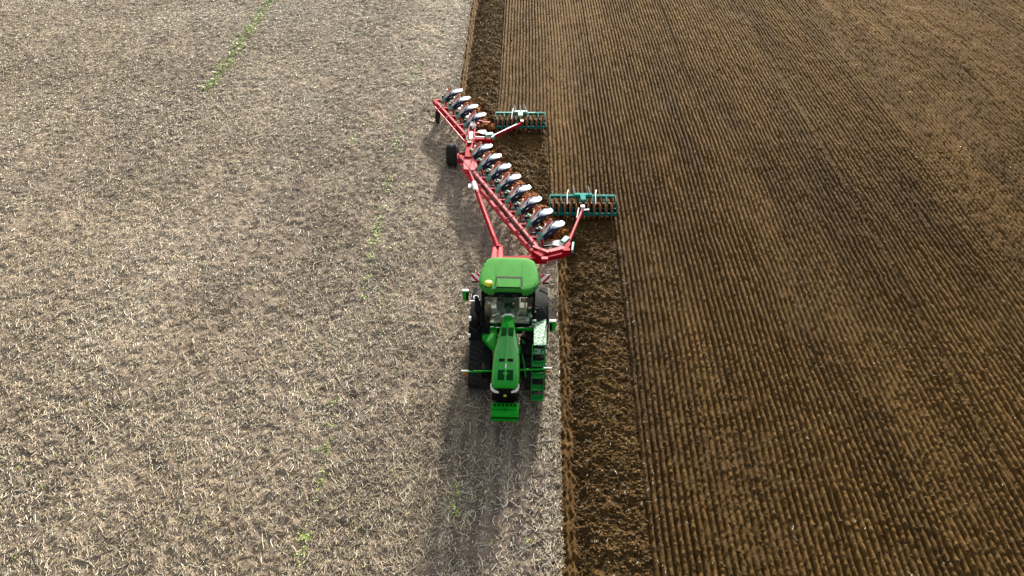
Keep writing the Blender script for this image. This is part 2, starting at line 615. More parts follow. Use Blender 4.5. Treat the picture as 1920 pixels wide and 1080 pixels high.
def strands(name, P, ang, L, W, bendv, pitch, tone, m):
    """bent three-sided stalks, two segments each"""
    n = len(P)
    d = np.stack([np.cos(ang) * np.cos(pitch), np.sin(ang) * np.cos(pitch), np.sin(pitch)], -1)
    sd = np.stack([-np.sin(ang), np.cos(ang), 0 * ang], -1)
    up = np.array([0, 0, 1.0])
    rings = []
    for t, wk in ((-.5, .75), (0, 1), (.5, .6)):
        c = P + d * (L * t)[:, None] + sd * (bendv * (1 - 4 * t * t))[:, None]
        ww = (W * wk)[:, None]
        rings += [c - sd * ww * .5 - up * ww * .2, c + sd * ww * .5 - up * ww * .2, c + up * ww * .45]
    V = np.stack(rings, 1)                   # n,9,3
    f = []
    for a in (0, 3):
        for k in range(3):
            l = (k + 1) % 3
            f.append((a + k, a + l, a + 3 + l, a + 3 + k))
    f = np.array(f)
    F = (np.arange(n) * 9)[:, None, None] + f[None]
    return fast_mesh(name, V.reshape(-1, 3), F.reshape(-1, 4), m, False, np.repeat(tone, 9))


def build_straw():
    # density falls with distance, as far stalks melt into the ground's own texture
    N = 620000
    y = 9 + (rng.random(N) ** 1.35) * 66
    x = edge(y) - rng.random(N) * (50)
    ok = x > -(y * .78 + 9)
    # clumpy cover
    cl = .55 * vnoise(x * 1.1, y * .9, 51) + .45 * vnoise(x * .25, y * .2, 52)
    tr = tracks_and_shade(x, y)
    row = .5 + .5 * np.sin(2 * math.pi * (x - bend(y) * .6) / .62)
    ok &= rng.random(N) < np.clip(.12 + 1.5 * cl, 0, 1) * (.62 + .38 * row) * (1 - .6 * tr)
    x, y, cl, tr = x[ok], y[ok], cl[ok], tr[ok]
    n = len(x)
    L = np.clip(rng.gamma(3.0, .052, n), .06, .55)
    W = rng.uniform(.016, .036, n) * np.where(rng.random(n) < .12, 1.6, 1) * np.where(y > 40, 1.25, 1)
    ang = rng.normal(math.pi / 2, .85, n)
    tone = np.clip(rng.beta(2.4, 1.9, n) + (vnoise(x * .3, y * .2, 53) - .5) * .3, 0, 1)
    big = rng.random(n) < .016
    L = np.where(big, rng.uniform(.25, .62, n), L); W = np.where(big, rng.uniform(.026, .044, n), W); tone = np.where(big, rng.uniform(.65, .95, n), tone)
    P = np.stack([x, y, stubble_h(x, y) * (1 - .6 * tr) - .035 * tr + rng.uniform(.004, .035, n)], -1)
    o = strands("straw_litter", P, ang, L, W, rng.normal(0, .10, n) * L, rng.normal(0, .16, n), tone, M['straw'])
    o['kind'] = 'stuff'; o['category'] = 'straw'
    o['label'] = 'pale chopped straw and stubble scattered over the unploughed field'
    # strewn thick along the field's edge, and the odd stalk on the turned soil
    N = 9000
    y = 9 + rng.random(N) * 56
    s = np.abs(rng.normal(0, .35, N))
    x = edge(y) - s
    n = N
    P = np.stack([x, y, stubble_h(x, y) + rng.uniform(.01, .04, n)], -1)
    N2 = 2600
    y2 = 9 + rng.random(N2) ** 1.3 * 56
    x2 = np.where(rng.random(N2) < .6, edge(y2) + .5 + rng.random(N2) * 2.6, 2 + rng.random(N2) * 28)
    h2, _, s2 = plough_height(x2, y2)
    P = np.concatenate([P, np.stack([x2, y2, h2 + .02], -1)])
    n = len(P)
    L = np.clip(rng.gamma(3, .055, n), .05, .4); L[N:] *= .6
    tone = np.clip(rng.beta(3, 2, n), 0, 1)
    o = strands("straw_edge", P, rng.normal(math.pi / 2, .9, n), L, rng.uniform(.014, .03, n), rng.normal(0, .08, n) * L, rng.normal(0, .2, n), tone, M['straw'])
    o['kind'] = 'stuff'; o['category'] = 'straw'
    o['label'] = 'loose straw along the furrow edge and strewn over the brown soil'


ICO = None


def lumps(name, P, size, m, tone):
    """irregular clods"""
    t = (1 + 5 ** .5) / 2
    v = np.array([(-1, t, 0), (1, t, 0), (-1, -t, 0), (1, -t, 0), (0, -1, t), (0, 1, t), (0, -1, -t), (0, 1, -t), (t, 0, -1), (t, 0, 1), (-t, 0, -1), (-t, 0, 1)]) / 1.9
    f = np.array([(0, 11, 5), (0, 5, 1), (0, 1, 7), (0, 7, 10), (0, 10, 11), (1, 5, 9), (5, 11, 4), (11, 10, 2), (10, 7, 6), (7, 1, 8),
                  (3, 9, 4), (3, 4, 2), (3, 2, 6), (3, 6, 8), (3, 8, 9), (4, 9, 5), (2, 4, 11), (6, 2, 10), (8, 6, 7), (9, 8, 1)])
    n = len(P)
    jit = rng.uniform(.6, 1.25, (n, 12, 1))
    sc = np.stack([rng.uniform(.6, 1.3, n), rng.uniform(.6, 1.5, n), rng.uniform(.45, .9, n)], -1)[:, None, :]
    V = v[None] * jit * sc * size[:, None, None] * .5
    a = rng.uniform(0, 6.28, n); c, s_ = np.cos(a)[:, None], np.sin(a)[:, None]
    X = V[..., 0] * c - V[..., 1] * s_; Yv = V[..., 0] * s_ + V[..., 1] * c
    V = np.stack([X, Yv, V[..., 2]], -1) + P[:, None, :]
    F = (np.arange(n) * 12)[:, None, None] + f[None]
    return fast_mesh(name, V.reshape(-1, 3), F.reshape(-1, 3), m, False, np.repeat(tone, 12))


def build_clods():
    N = 55000
    y = 9 + rng.random(N) ** 1.2 * 58
    pe, ed = packed_edge(y), edge(y)
    u = rng.random(N)
    x = ed + .45 + u * np.maximum(pe - ed - .45, .01)
    h, _, s = plough_height(x, y)
    size = np.clip(rng.gamma(2.0, .022, N), .02, .15)
    P = np.stack([x, y, h + size * .12], -1)
    N2 = 36000
    y2 = 9 + rng.random(N2) ** 1.4 * 58
    x2 = packed_edge(y2) + .1 + rng.random(N2) * (y2 * .6 + 12)
    h2, _, _ = plough_height(x2, y2)
    sz2 = np.clip(rng.gamma(2.2, .017, N2), .018, .12)
    P = np.concatenate([P, np.stack([x2, y2, h2 + sz2 * .1], -1)])
    size = np.concatenate([size, sz2])
    N3 = 5000
    y3 = 9 + rng.random(N3) * 56
    x3 = edge(y3) - np.abs(rng.normal(0, .14, N3))
    P = np.concatenate([P, np.stack([x3, y3, stubble_h(x3, y3) + .015], -1)])
    size = np.concatenate([size, np.clip(rng.gamma(2, .018, N3), .015, .12)])
    o = lumps("soil_clods", P, size, M['clod'], rng.normal(0, .14, len(P)))
    o['kind'] = 'stuff'; o['category'] = 'soil clods'
    o['label'] = 'brown crumbly soil clods lying over the ploughed ground'
    # soil just thrown by the mouldboards, still moist and orange
    pts = []
    for (bx, by) in BODIES:
        n = 260
        px = bx + 1.75 + rng.normal(0, .30, n); py = by + 1.5 + rng.normal(0, .38, n)
        pz = .05 + .30 * np.exp(-(((px - bx - 1.75) / .4) ** 2 + ((py - by - 1.5) / .5) ** 2)) * rng.random(n)
        pts.append(np.stack([px, py, pz], -1))
    P = np.concatenate(pts)
    o = lumps("turned_soil", P, np.clip(rng.gamma(2.4, .055, len(P)), .05, .32), M['fresh'], rng.normal(0, .12, len(P)))
    o['kind'] = 'stuff'; o['category'] = 'turned soil'
    o['label'] = 'orange moist soil freshly thrown up behind the plough bodies'


def weeds(name, pts, size, label):
    n0 = len(pts); per = 5
    P = np.repeat(pts, per, 0)
    n = len(P)
    sz = np.repeat(size, per) * rng.uniform(.6, 1.2, n)
    P = P + np.stack([rng.normal(0, .35, n) * sz, rng.normal(0, .35, n) * sz, .03 + rng.random(n) * .06], -1)
    a = rng.uniform(0, 6.28, n); tl = rng.uniform(.1, .8, n)
    d = np.stack([np.cos(a) * np.cos(tl), np.sin(a) * np.cos(tl), np.sin(tl)], -1)
    sd = np.stack([-np.sin(a), np.cos(a), 0 * a], -1)
    L = sz[:, None]
    V = np.stack([P, P + d * L * .5 + sd * L * .22, P + d * L - np.array([0, 0, 1]) * L * .2, P + d * L * .5 - sd * L * .22], 1)
    F = np.arange(n * 4).reshape(n, 4)
    o = fast_mesh(name, V.reshape(-1, 3), F, M['leaf'], False, np.repeat(np.clip(rng.beta(2, 2, n), 0, 1), 4))
    o['kind'] = 'stuff'; o['category'] = 'weeds'; o['label'] = label


def build_weeds():
    def line(n, x0, slope, y0, y1, spread, dens):
        y = y0 + rng.random(n) * (y1 - y0)
        x = x0 + slope * (y - 40) + rng.normal(0, spread, n)
        k = vnoise(y * .55, y * 0 + 2, dens) > .33 if dens else np.ones(n, bool)
        x, y = x[k], y[k]
        return np.stack([x, y, stubble_h(x, y)], -1)
    p = line(480, -19.85, -.012, 47, 75, .24, 0)
    weeds("weed_strip", p, rng.uniform(.09, .24, len(p)), 'bright green strip of weeds crossing the far left stubble')
    p = np.concatenate([line(330, -7.0, -.013, 12, 56, .15, 61), line(9, -2.05, 0, 15, 16.6, .08, 0), line(10, -6.6, 0, 14, 15, .06, 0),
                        line(60, -7.0, -.013, 28.5, 33, .12, 0), line(14, -9.6, 0, 40, 41, .08, 0), line(40, -5.8, 0, 24, 36, .25, 64)])
    weeds("weed_row", p, rng.uniform(.05, .14, len(p)), 'thin broken row of green seedlings left of the tractor')
    n = 260
    y = 12 + rng.random(n) * 50; x = edge(y) - .8 - rng.random(n) * 26
    p = np.stack([x, y, stubble_h(x, y)], -1)
    weeds("scattered_weeds", p, rng.uniform(.04, .10, n), 'single yellow green seedlings scattered in the stubble')


# ------------------------------------------------------------------ tractor
def build_tractor():
    T = thing("tractor", "green tracked tractor seen from the front, pulling the red plough along the furrow", "tractor", (-.45, 22.5, 0), -.0175)
    # --- chassis
    b = MB(); b.box((0, -.2, .85), (.62, 5.0, .55)); b.box((0, 1.9, 1.05), (1.0, 1.6, .7)); b.box((0, -.8, .62), (1.5, .5, .3))
    mk("chassis", b, M['black'], T, .03)
    # --- bonnet: tapering loft, nose to windscreen
    st = [(-2.84, .40, 1.62, 1.50), (-2.82, .455, 1.78, 1.45), (-2.72, .485, 1.86, 1.40), (-2.4, .495, 1.95, 1.35), (-1.7, .49, 2.03, 1.3), (-1.2, .465, 2.07, 1.3), (-.85, .40, 2.10, 1.3), (-.35, .325, 2.15, 1.3), (.15, .235, 2.20, 1.35), (.50, .16, 2.24, 1.5)]
    rings = []
    for (ly, hw, zt, zb) in st:
        sh = .13 * min(1, hw / .4)
        ring = [(-hw * .97, ly, zb), (-hw, ly, zt - sh * 1.7), (-hw + sh * .22, ly, zt - sh * .75), (-hw + sh * .8, ly, zt - sh * .2), (-hw * .3, ly, zt), (-.03, ly, zt + .006), (0, ly, zt + .022), (.03, ly, zt + .006), (hw * .3, ly, zt),
                (hw - sh * .8, ly, zt - sh * .2), (hw - sh * .22, ly, zt - sh * .75), (hw, ly, zt - sh * 1.7), (hw * .97, ly, zb)]
        rings.append(ring)
    hood = mk("bonnet", MB().loft(rings), M['hood'], T, 0, 40)

    def zt(y):
        return float(np.interp(y, [s[0] for s in st], [s[2] for s in st]))

    def patch(x0, x1, y0, y1, lift=.006):
        b = MB(); n = 4
        P = [[(x0 + (x1 - x0) * i / n, y0 + (y1 - y0) * j / n, zt(y0 + (y1 - y0) * j / n) + lift - .02 * max(0, abs((x0 + (x1 - x0) * i / n)) - .2) / .2) for j in range(n + 1)] for i in range(n + 1)]
        return b.grid(P, .012)
    for x0, x1 in ((.035, .27), (-.27, -.035)):
        mk("bonnet_screen", patch(x0, x1, -2.66, -2.24), M['green_dk'], hood)
    for x0, x1 in ((.31, .40), (-.40, -.31)):
        mk("bonnet_screen", patch(x0, x1, -2.6, -2.26, -.012), M['green_dk'], hood)
    for x0, x1 in ((.03, .22), (-.22, -.03)):
        mk("bonnet_screen", patch(x0, x1, -.62, -.2), M['green_dk'], hood)
    for x0, x1 in ((.05, .25), (-.25, -.05)):
        mk("bonnet_vent", patch(x0, x1, -1.86, -1.73, .008), M['black'], hood)
    mk("bonnet_badge", patch(-.022, .022, -2.20, -1.98, .03), M['white'], hood)
    # side louvres under the bonnet's shoulders
    b = MB()
    for s in (-1, 1):
        for k in range(6):
            b.box((s * .47, -2.3 + .17 * k, 1.5), (.06, .10, .30))
    each("side_louvre", b, M['black'], T, .01)
    # --- black nose grille, lamps, badge
    b = MB()
    P = []
    for (z, y, hw) in ((1.66, -2.86, .40), (1.55, -2.90, .46), (1.2, -2.88, .47), (.95, -2.82, .47)):
        P.append([(x * hw, y + .10 * abs(x) ** 3, z) for x in np.linspace(-1, 1, 9)])
    b.grid(P, .25)
    for k in range(5):
        b.box((0, -2.905, 1.05 + .09 * k), (.70, .02, .018))
    gr = mk("grille", b, M['black'], T)
    for s in (-1, 1):
        b = MB()
        b.grid([[(s * .22, -2.935, 1.60), (s * .36, -2.925, 1.66), (s * .465, -2.86, 1.73), (s * .485, -2.72, 1.78)],
                [(s * .22, -2.935, 1.53), (s * .36, -2.93, 1.56), (s * .475, -2.87, 1.61), (s * .50, -2.72, 1.66)]], .03)
        mk("headlight", b, M['lamp'], T)
    b = MB(); b.lathe([(0, .0), (0, .06), (.02, .045), (.02, 0)], (0, -2.94, 1.40), 'y', 16)
    mk("nose_badge", b, M['lime'], gr)
    # --- front weight
    b = MB()
    pr = [(-3.24, .40), (-3.38, .62), (-3.43, .80), (-3.40, .90), (-3.33, .97), (-2.92, 1.02), (-2.86, .94), (-2.86, .42)]
    b.prism(pr, -.48, .48, 'x')
    wt = mk("front_weight", b, M['green'], T, .025)
    b = MB()
    for k in range(6):
        b.box((-.36 + .145 * k, -3.02, 1.007), (.085, .11, .03))
    each("weight_slot", b, M['green_dk'], wt, .006)
    b = MB(); b.box((0, -3.43, .80), (.965, .03, .06)); b.box((0, -3.22, .982), (.9, .016, .012)); b.lathe([(-.01, 0), (-.01, .03), (.02, .03), (.02, 0)], (0, -3.22, .985), 'z', 12)
    mk("weight_groove", b, M['green_dk'], wt)
    b = MB(); b.box((0, -2.84, .72), (.5, .3, .4)); b.bar((-.3, -2.7, .5), (-.3, -3.0, .5), .1, .12); b.bar((.3, -2.7, .5), (.3, -3.0, .5), .1, .12)
    mk("front_hitch", b, M['black'], T, .02)
    # --- marker light bar
    b = MB(); b.tube([(-1.6, -1.62, 1.22), (1.58, -1.38, 1.22)], .035, 8); b.box((0, -1.5, 1.15), (.5, .12, .2))
    mb_ = mk("marker_bar", b, M['green'], T)
    for s, yy in ((-1, -1.62), (1, -1.38)):
        b = MB(); b.box((s * 1.52, yy - .02, 1.13), (.14, .07, .09))
        mk("marker_light", b, M['orange'], mb_, .012)
        b = MB(); b.box((s * 1.5, yy, 1.275), (.30, .06, .035))
        each("reflector_cap", b, M['white'], mb_, .008)
    # --- rubber tracks
    ry, rz_, rr = 2.15, .86, .80
    fy, fz, fr_ = -1.0, .50, .44

    def outline(off, n=26):
        d = math.hypot(ry - fy, rz_ - fz); a0 = math.atan2(rz_ - fz, ry - fy)
        al = math.acos(((rr - fr_)) / d)
        pts = []
        top = a0 + al; bot = a0 - al
        # rear wheel arc from bottom tangent to top tangent
        t0, t1 = a0 - (math.pi - al), a0 + (math.pi - al)
        for k in range(n + 1):
            a = t0 + (t1 - t0) * k / n
            pts.append((ry + (rr + off) * math.cos(a), rz_ + (rr + off) * math.sin(a)))
        t0, t1 = a0 + (math.pi - al), a0 + (math.pi + al)
        for k in range(n + 1):
            a = t0 + (t1 - t0) * k / n
            pts.append((fy + (fr_ + off) * math.cos(a), fz + (fr_ + off) * math.sin(a)))
        return pts
    for s in (-1, 1):
        cx = s * 1.05; hw = .38
        o1, o0 = outline(.05), outline(-.02)
        n = len(o1)
        b = MB()
        rr_ = [[(cx - hw, o1[i][0], o1[i][1]), (cx + hw, o1[i][0], o1[i][1]), (cx + hw, o0[i][0], o0[i][1]), (cx - hw, o0[i][0], o0[i][1])] for i in range(n)]
        vs = [q for r in rr_ for q in r]
        b.add(vs, [(i * 4 + k, i * 4 + (k + 1) % 4, ((i + 1) % n) * 4 + (k + 1) % 4, ((i + 1) % n) * 4 + k) for i in range(n) for k in range(4)])
        # chevron lugs along the belt
        pl = [Vector((0, *q)) for q in outline(.05, 40)]
        seg = [(pl[(i + 1) % len(pl)] - pl[i]).length for i in range(len(pl))]
        tot = sum(seg); cnt = 46

        def at(sv):
            sv %= tot
            for i, L in enumerate(seg):
                if sv <= L:
                    return pl[i].lerp(pl[(i + 1) % len(pl)], sv / max(L, 1e-6))
                sv -= L
            return pl[0]
        for k in range(cnt):
            for side in (-1, 1):
                base = tot * (k + (.5 if side > 0 else 0)) / cnt
                p0, p1 = at(base), at(base + .17)
                q0, q1 = at(base + .07), at(base + .24)
                n0 = Vector((0, p1.z - p0.z, -(p1.y - p0.y))).normalized()
                n1 = Vector((0, q1.z - q0.z, -(q1.y - q0.y))).normalized()
                h = .055
                vs = []
                for (x, A, N) in ((cx + side * .015, at(base + .17), n1), (cx + side * (hw + .01), at(base), n0)):
                    A2 = at((base + .17 if N is n1 else base) + .075)
                    vs += [(x, A.y, A.z), (x, A2.y, A2.z), (x, A2.y + N.y * h, A2.z + N.z * h), (x, A.y + N.y * h, A.z + N.z * h)]
                b.add(vs, [(0, 1, 2, 3), (7, 6, 5, 4), (0, 4, 5, 1), (1, 5, 6, 2), (2, 6, 7, 3), (3, 7, 4, 0)])
        tk = mk("track", b, M['rubber'], T, 0, 30)
        b = MB(); b.lathe([(-.30, .1), (-.30, .76), (.30, .76), (.30, .1)], (cx, ry, rz_), 'x', 32)
        b.lathe([(-.36, .05), (-.36, .35), (.36, .35), (.36, .05)], (cx, ry, rz_), 'x', 24)
        mk("drive_wheel", b, M['black'], tk)
        b = MB(); b.lathe([(-.30, .06), (-.30, .415), (.30, .415), (.30, .06)], (cx, fy, fz), 'x', 28)
        mk("idler_wheel", b, M['black'], tk)
        for yy in (-.25, .35, .95):
            b = MB(); b.lathe([(-.28, .04), (-.28, .2), (.28, .2), (.28, .04)], (cx, yy, .27), 'x', 18)
            mk("roller", b, M['black'], tk)
    # --- fenders
    for s in (-1, 1):
        P = []
        x0, x1 = s * .70, s * 1.50
        prof = [(.05, 1.35), (.15, 1.55), (.5, 1.74), (1.0, 1.86), (1.7, 1.90), (2.3, 1.86), (2.9, 1.68)] if s < 0 else [(.72, 1.45), (.82, 1.66), (1.1, 1.80), (1.6, 1.88), (2.1, 1.88), (2.6, 1.8), (3.0, 1.62)]
        for (y, z) in prof:
            P.append([(x0 + (x1 - x0) * t, y + .25 * (t ** 3 if s > 0 else 0) * (1 if y < 1.2 else -.3), z - .10 * t ** 4) for t in np.linspace(0, 1, 6)])
        fd = mk("fender", MB().grid(P, .04), M['black'] if s < 0 else M['grey'], T, 0, 50)
        if s < 0:
            b = MB(); b.tube([(-1.50, .62, 1.82), (-1.46, .30, 1.72), (-1.2, .12, 1.68), (-.98, .45, 1.83)], .022, 6)
            mk("fender_trim", b, M['grey'], fd)
            b = MB(); b.box((-1.46, .55, 1.92), (.10, .14, .16)); b.box((-1.46, .0, 1.55), (.09, .1, .12))
            each("work_light", b, M['lamp'], fd, .02)
        else:
            b = MB(); b.box((1.05, 1.25, 1.87), (.22, .05, .06))
            b.box((1.0, 1.05, 1.86), (.12, .16, .10))
            each("fender_handle", b, M['black'], fd, .015)
    # --- green cowls beside the engine
    b = MB(); b.prism([(-.92, .62), (-.42, .62), (-.42, -.62), (-.62, -.55), (-.98, .0), (-.95, .25)], 1.32, 1.52, 'z')
    mk("side_cowl", b, M['green'], T, .03)
    b = MB(); b.bar((.25, .42, 1.55), (.95, .42, 1.55), .09, .12)
    mk("cab_sill", b, M['green'], T, .015)
    b = MB(); b.tube([(.42, -.4, 1.5), (.6, -.9, 1.2), (.7, -1.5, .9)], .035, 7); b.tube([(.5, .1, 1.35), (.75, -.3, 1.2)], .04, 7)
    each("engine_pipe", b, M['green_step'], T)
    b = MB(); b.box((-.75, -.9, 1.0), (.35, 1.2, .5)); b.box((.66, -.2, 1.05), (.4, 1.0, .5)); b.tube([(.52, .3, 1.62), (.54, -1.2, 1.3)], .025, 6)
    each("engine_side", b, M['black'], T, .03)
    # --- cab
    b = MB()
    b.box((0, 1.5, 1.42), (1.66, 1.9, .24)); b.box((0, 2.35, 1.75), (1.6, .18, .7))
    b.box((0, .62, 1.60), (1.75, .10, .10))
    cab = mk("cab_base", b, M['black'], T, .03)
    b = MB()
    b.box((0, 1.35, 1.555), (1.55, 1.5, .03))
    b.box((.55, 1.5, 1.80), (.3, .75, .42)); b.box((-.6, 1.6, 1.70), (.22, .7, .3))
    each("cab_floor", b, M['interior'], cab, .02)
    b = MB()
    for s in (-1, 1):
        b.bar((s * .93, .60, 1.55), (s * .96, .66, 3.16), .10, .16, (0, 1, 0))
        b.bar((s * .95, 1.55, 1.55), (s * .98, 1.55, 3.16), .07, .09, (0, 1, 0))
        b.bar((s * .88, 2.42, 1.55), (s * .90, 2.42, 3.16), .09, .12, (0, 1, 0))
    b.bar((-.95, .60, 3.07), (.95, .60, 3.07), .12, .14)
    pil = each("cab_pillar", b, M['black'], T, .02)
    b = MB()
    P = [[(-.88 + 1.76 * t, .50 - .10 * math.sin(math.pi * t) + (.10 * z), 1.62 + 1.40 * z) for t in np.linspace(0, 1, 9)] for z in (0, .5, 1)]
    mk("windscreen", MB().grid(P, .012), M['glass'], T)
    for s in (-1, 1):
        b = MB(); b.box((s * .965, 1.55, 2.35), (.012, 1.6, 1.4))
        mk("side_window", b, M['glass'], T)
    b = MB(); b.box((0, 2.46, 2.5), (1.66, .012, 1.1))
    mk("rear_window", b, M['glass'], T)
    # seat, steering column, controls seen through the windscreen
    b = MB(); b.box((0, 1.75, 1.98), (.55, .52, .16)); b.box((0, 2.05, 2.38), (.52, .14, .72)); b.box((0, 1.8, 1.74), (.4, .4, .34))
    b.box((.36, 1.65, 2.2), (.11, .5, .08)); b.box((-.36, 1.65, 2.2), (.11, .45, .08))
    mk("seat", b, M['seat'], cab, .04)
    b = MB(); b.bar((0, .72, 1.6), (0, 1.10, 2.30), .17, .15); b.box((0, .86, 2.28), (.36, .14, .12))
    mk("steering_column", b, M['grey'], cab, .03)
    b = MB()
    ring = [(.21 * math.cos(a), 1.16 + .16 * math.sin(a), 2.40 + .13 * math.sin(a)) for a in np.linspace(0, 2 * math.pi, 25)]
    b.tube(ring, .018, 6, False); b.bar((-.2, 1.16, 2.40), (.2, 1.16, 2.40), .04, .02)
    mk("steering_wheel", b, M['black'], cab)
    b = MB(); b.box((.58, 1.1, 2.42), (.26, .05, .2)); b.box((.62, 1.2, 2.12), (.06, .06, .5))
    mk("display_screen", b, M['black'], cab, .01)
    b = MB(); b.box((-.72, .78, 1.62), (.34, .3, .12)); b.box((.55, .8, 1.66), (.5, .32, .20)); b.bar((-.62, .72, 1.9), (-.3, 1.1, 1.78), .05, .05)
    b.box((.18, .95, 2.36), (.07, .06, .06)); b.bar((-.2, .75, 1.7), (-.46, .9, 2.1), .04, .05); b.bar((.2, .75, 1.7), (.46, .9, 2.1), .04, .05)
    each("dashboard", b, M['interior'], cab, .02)
    b = MB(); b.tube([(-.22, .40, 2.18), (-.10, .42, 2.26), (.10, .42, 2.26), (.22, .40, 2.18)], .035, 7)
    mk("wiper_cowl", b, M['white'], T)
    # --- roof
    half = [(0, 2.66), (.5, 2.66), (.80, 2.60), (.95, 2.44), (1.04, 2.15), (1.10, 1.7), (1.13, 1.3), (1.12, 1.0), (1.02, .78), (.88, .60), (.72, .50), (.55, .50), (.50, .62), (.3, .66), (0, .66)]
    out = half + [(-x, y) for x, y in reversed(half[1:-1])]
    rings = []
    for z, sc in ((3.08, .955), (3.14, .99), (3.21, 1.0), (3.27, .985), (3.31, .95), (3.335, .88), (3.345, .74)):
        rings.append([(x * sc, 1.55 + (y - 1.55) * sc, z) for x, y in out])
    rf = mk("roof", MB().loft(rings), M['roof'], T, 0, 40)
    b = MB(); b.prism([(-.42, .70), (.42, .70), (.45, 1.24), (-.45, 1.24)], 3.30, 3.362, 'z')
    hb = mk("roof_hatch", b, M['roof'], rf, .02)
    b = MB()
    b.bar((-.47, 1.28, 3.352), (.47, 1.28, 3.354), .11, .024); b.bar((-.50, .80, 3.345), (-.475, 1.25, 3.355), .055, .025); b.bar((.50, .80, 3.345), (.475, 1.25, 3.355), .055, .025)
    b.bar((-.47, .725, 3.335), (.47, .725, 3.335), .06, .03)
    b.bar((.5, .76, 3.322), (.98, .90, 3.285), .045, .03); b.bar((-.5, .76, 3.322), (-.98, .90, 3.285), .045, .03)
    mk("roof_seal", b, M['black'], rf)
    b = MB()
    for s in (-1, 1):
        b.bar((s * .50, 1.35, 3.345), (s * .50, 2.25, 3.348), .06, .02)
        b.bar((s * .90, 1.2, 3.315), (s * .85, 2.2, 3.325), .05, .03)
    each("roof_rib", b, M['roof'], rf, .008)
    b = MB()
    for q in ((1.0, .98), (.96, .78), (-1.0, .86), (-.98, 2.05), (-.93, 2.32), (.78, 2.52), (-.9, 1.72), (.9, 1.9)):
        b.lathe([(-.02, 0), (-.02, .038), (.03, .03), (.03, 0)], (q[0], q[1], 3.295), 'z', 10)
    each("roof_light", b, M['black'], rf)
    b = MB(); b.lathe([(0, 0), (0, .13), (.05, .155), (.11, .14), (.135, .08), (.14, 0)], (-.745, .86, 3.33), 'z', 24)
    gd = mk("receiver_dome", b, M['yellow'], rf, 0, 60)
    b = MB(); b.lathe([(-.04, 0), (-.04, .16), (.0, .15), (.0, 0)], (-.745, .83, 3.33), 'z', 20)
    mk("dome_base", b, M['black'], gd)
    b = MB()
    for x in (-.62, -.25, .25, .62):
        b.box((x, .56, 3.09), (.2, .1, .09))
    each("roof_work_light", b, M['grey'], rf, .02)
    # --- mirrors
    for s, my, mz in ((-1, 1.32, 2.46), (1, -.22, 2.34)):
        cx = s * 1.66
        b = MB()
        b.prism([(-.12, .20), (.12, .20), (.13, .10), (.09, -.24), (-.0, -.30), (-.10, -.24), (-.13, .10)], -.05, .05, 'y')
        b.v = [(x + cx, y + my, z + mz) for x, y, z in b.v]
        mir = mk("mirror", b, M['green'], T, .03)
        b = MB(); b.box((cx, my, mz + .215), (.25, .12, .035)); mk("mirror_cap", b, M['white'], mir, .01)
        b = MB(); b.box((cx - s * .065, my - .058, mz - .05), (.10, .02, .36)); mk("mirror_housing", b, M['black'], mir, .008)
        b = MB(); b.tube([(s * .98, .62, 2.62), (s * 1.3, (my + .62) / 2 + .1, 2.7), (cx - s * .1, my + .02, mz + .12)], .022, 6)
        mk("mirror_arm", b, M['black'], mir)
    # --- exhaust on the right of the cab
    b = MB(); b.tube([(-1.12, .36, 1.5), (-1.12, .36, 2.55), (-1.14, .44, 2.82), (-1.2, .60, 2.92)], [.15, .15, .10, .085], 14)
    ex = mk("exhaust", b, M['black'], T, 0, 50)
    b = MB(); b.bar((-1.45, .62, 2.72), (-1.06, .58, 2.80), .05, .04); b.lathe([(-.03, .08), (-.03, .10), (.03, .10), (.03, .08)], (-1.2, .60, 2.92), 'z', 14)
    mk("exhaust_rim", b, M['steel'], ex)
    # --- platform and steps on the left side
    b = MB(); b.box((1.21, .22, 1.60), (.48, 1.5, .05))
    mk("platform", b, M['deck'], T, .012)
    b = MB()
    for s in (-1, 1):
        b.bar((1.17 + s * .235, -.52, 1.62), (1.14 + s * .225, -2.1, .62), .03, .15)
        b.bar((1.14 + s * .225, -2.1, .66), (1.13 + s * .21, -2.14, .36), .03, .10)
    ld = mk("ladder", b, M['green_step'], T, .01)
    for k, (yy, zz) in enumerate(((-.72, 1.42), (-1.13, 1.18), (-1.50, .94), (-1.88, .70), (-2.12, .42))):
        b = MB(); b.box((1.16 - .008 * k, yy, zz), (.43, .20, .035)); b.box((1.16 - .008 * k, yy + .10, zz + .05), (.43, .02, .1))
        mk("step", b, M['deck'] if k == 0 else M['green_step'], ld, .008)
    b = MB(); b.tube([(1.47, .9, 1.6), (1.50, .85, 2.5), (1.50, -.2, 2.35), (1.47, -.5, 1.65)], .02, 7); b.tube([(.93, .3, 1.65), (.95, .25, 2.5), (.95, .55, 2.9)], .018, 6)
    mk("handrail", b, M['black'], T)
    b = MB(); b.box((.86, .58, 2.1), (.08, .08, .12)); b.box((.98, .46, 1.96), (.16, .05, .07)); b.box((.93, .42, 1.82), (.07, .07, .08)); b.bar((.93, .45, 1.62), (.93, .47, 1.78), .05, .05)
    mk("door_latch", b, M['lamp'], T, .015)
    # --- rear: warning panels and linkage
    for s in (-1, 1):
        b = MB(); b.box((0, 0, 0), (.36, .02, .34)); 
        mk("warning_panel", b, hazard_mat(-s), T, .006, loc=(s * 1.42, 3.0, 2.02)).rotation_euler = (R(-58), 0, 0)
        b = MB(); b.bar((s * .9, 2.6, 1.8), (s * 1.35, 3.03, 1.90), .04, .04); b.box((s * 1.42, 2.99, 1.80), (.26, .06, .09))
        each("panel_bracket", b, M['black'], T, .01)
    b = MB()
    for s in (-1, 1):
        b.bar((s * .45, 2.6, .75), (s * .48, 4.9, .72), .09, .16); b.bar((s * .42, 2.6, 1.5), (s * .47, 3.7, .8), .07, .07)
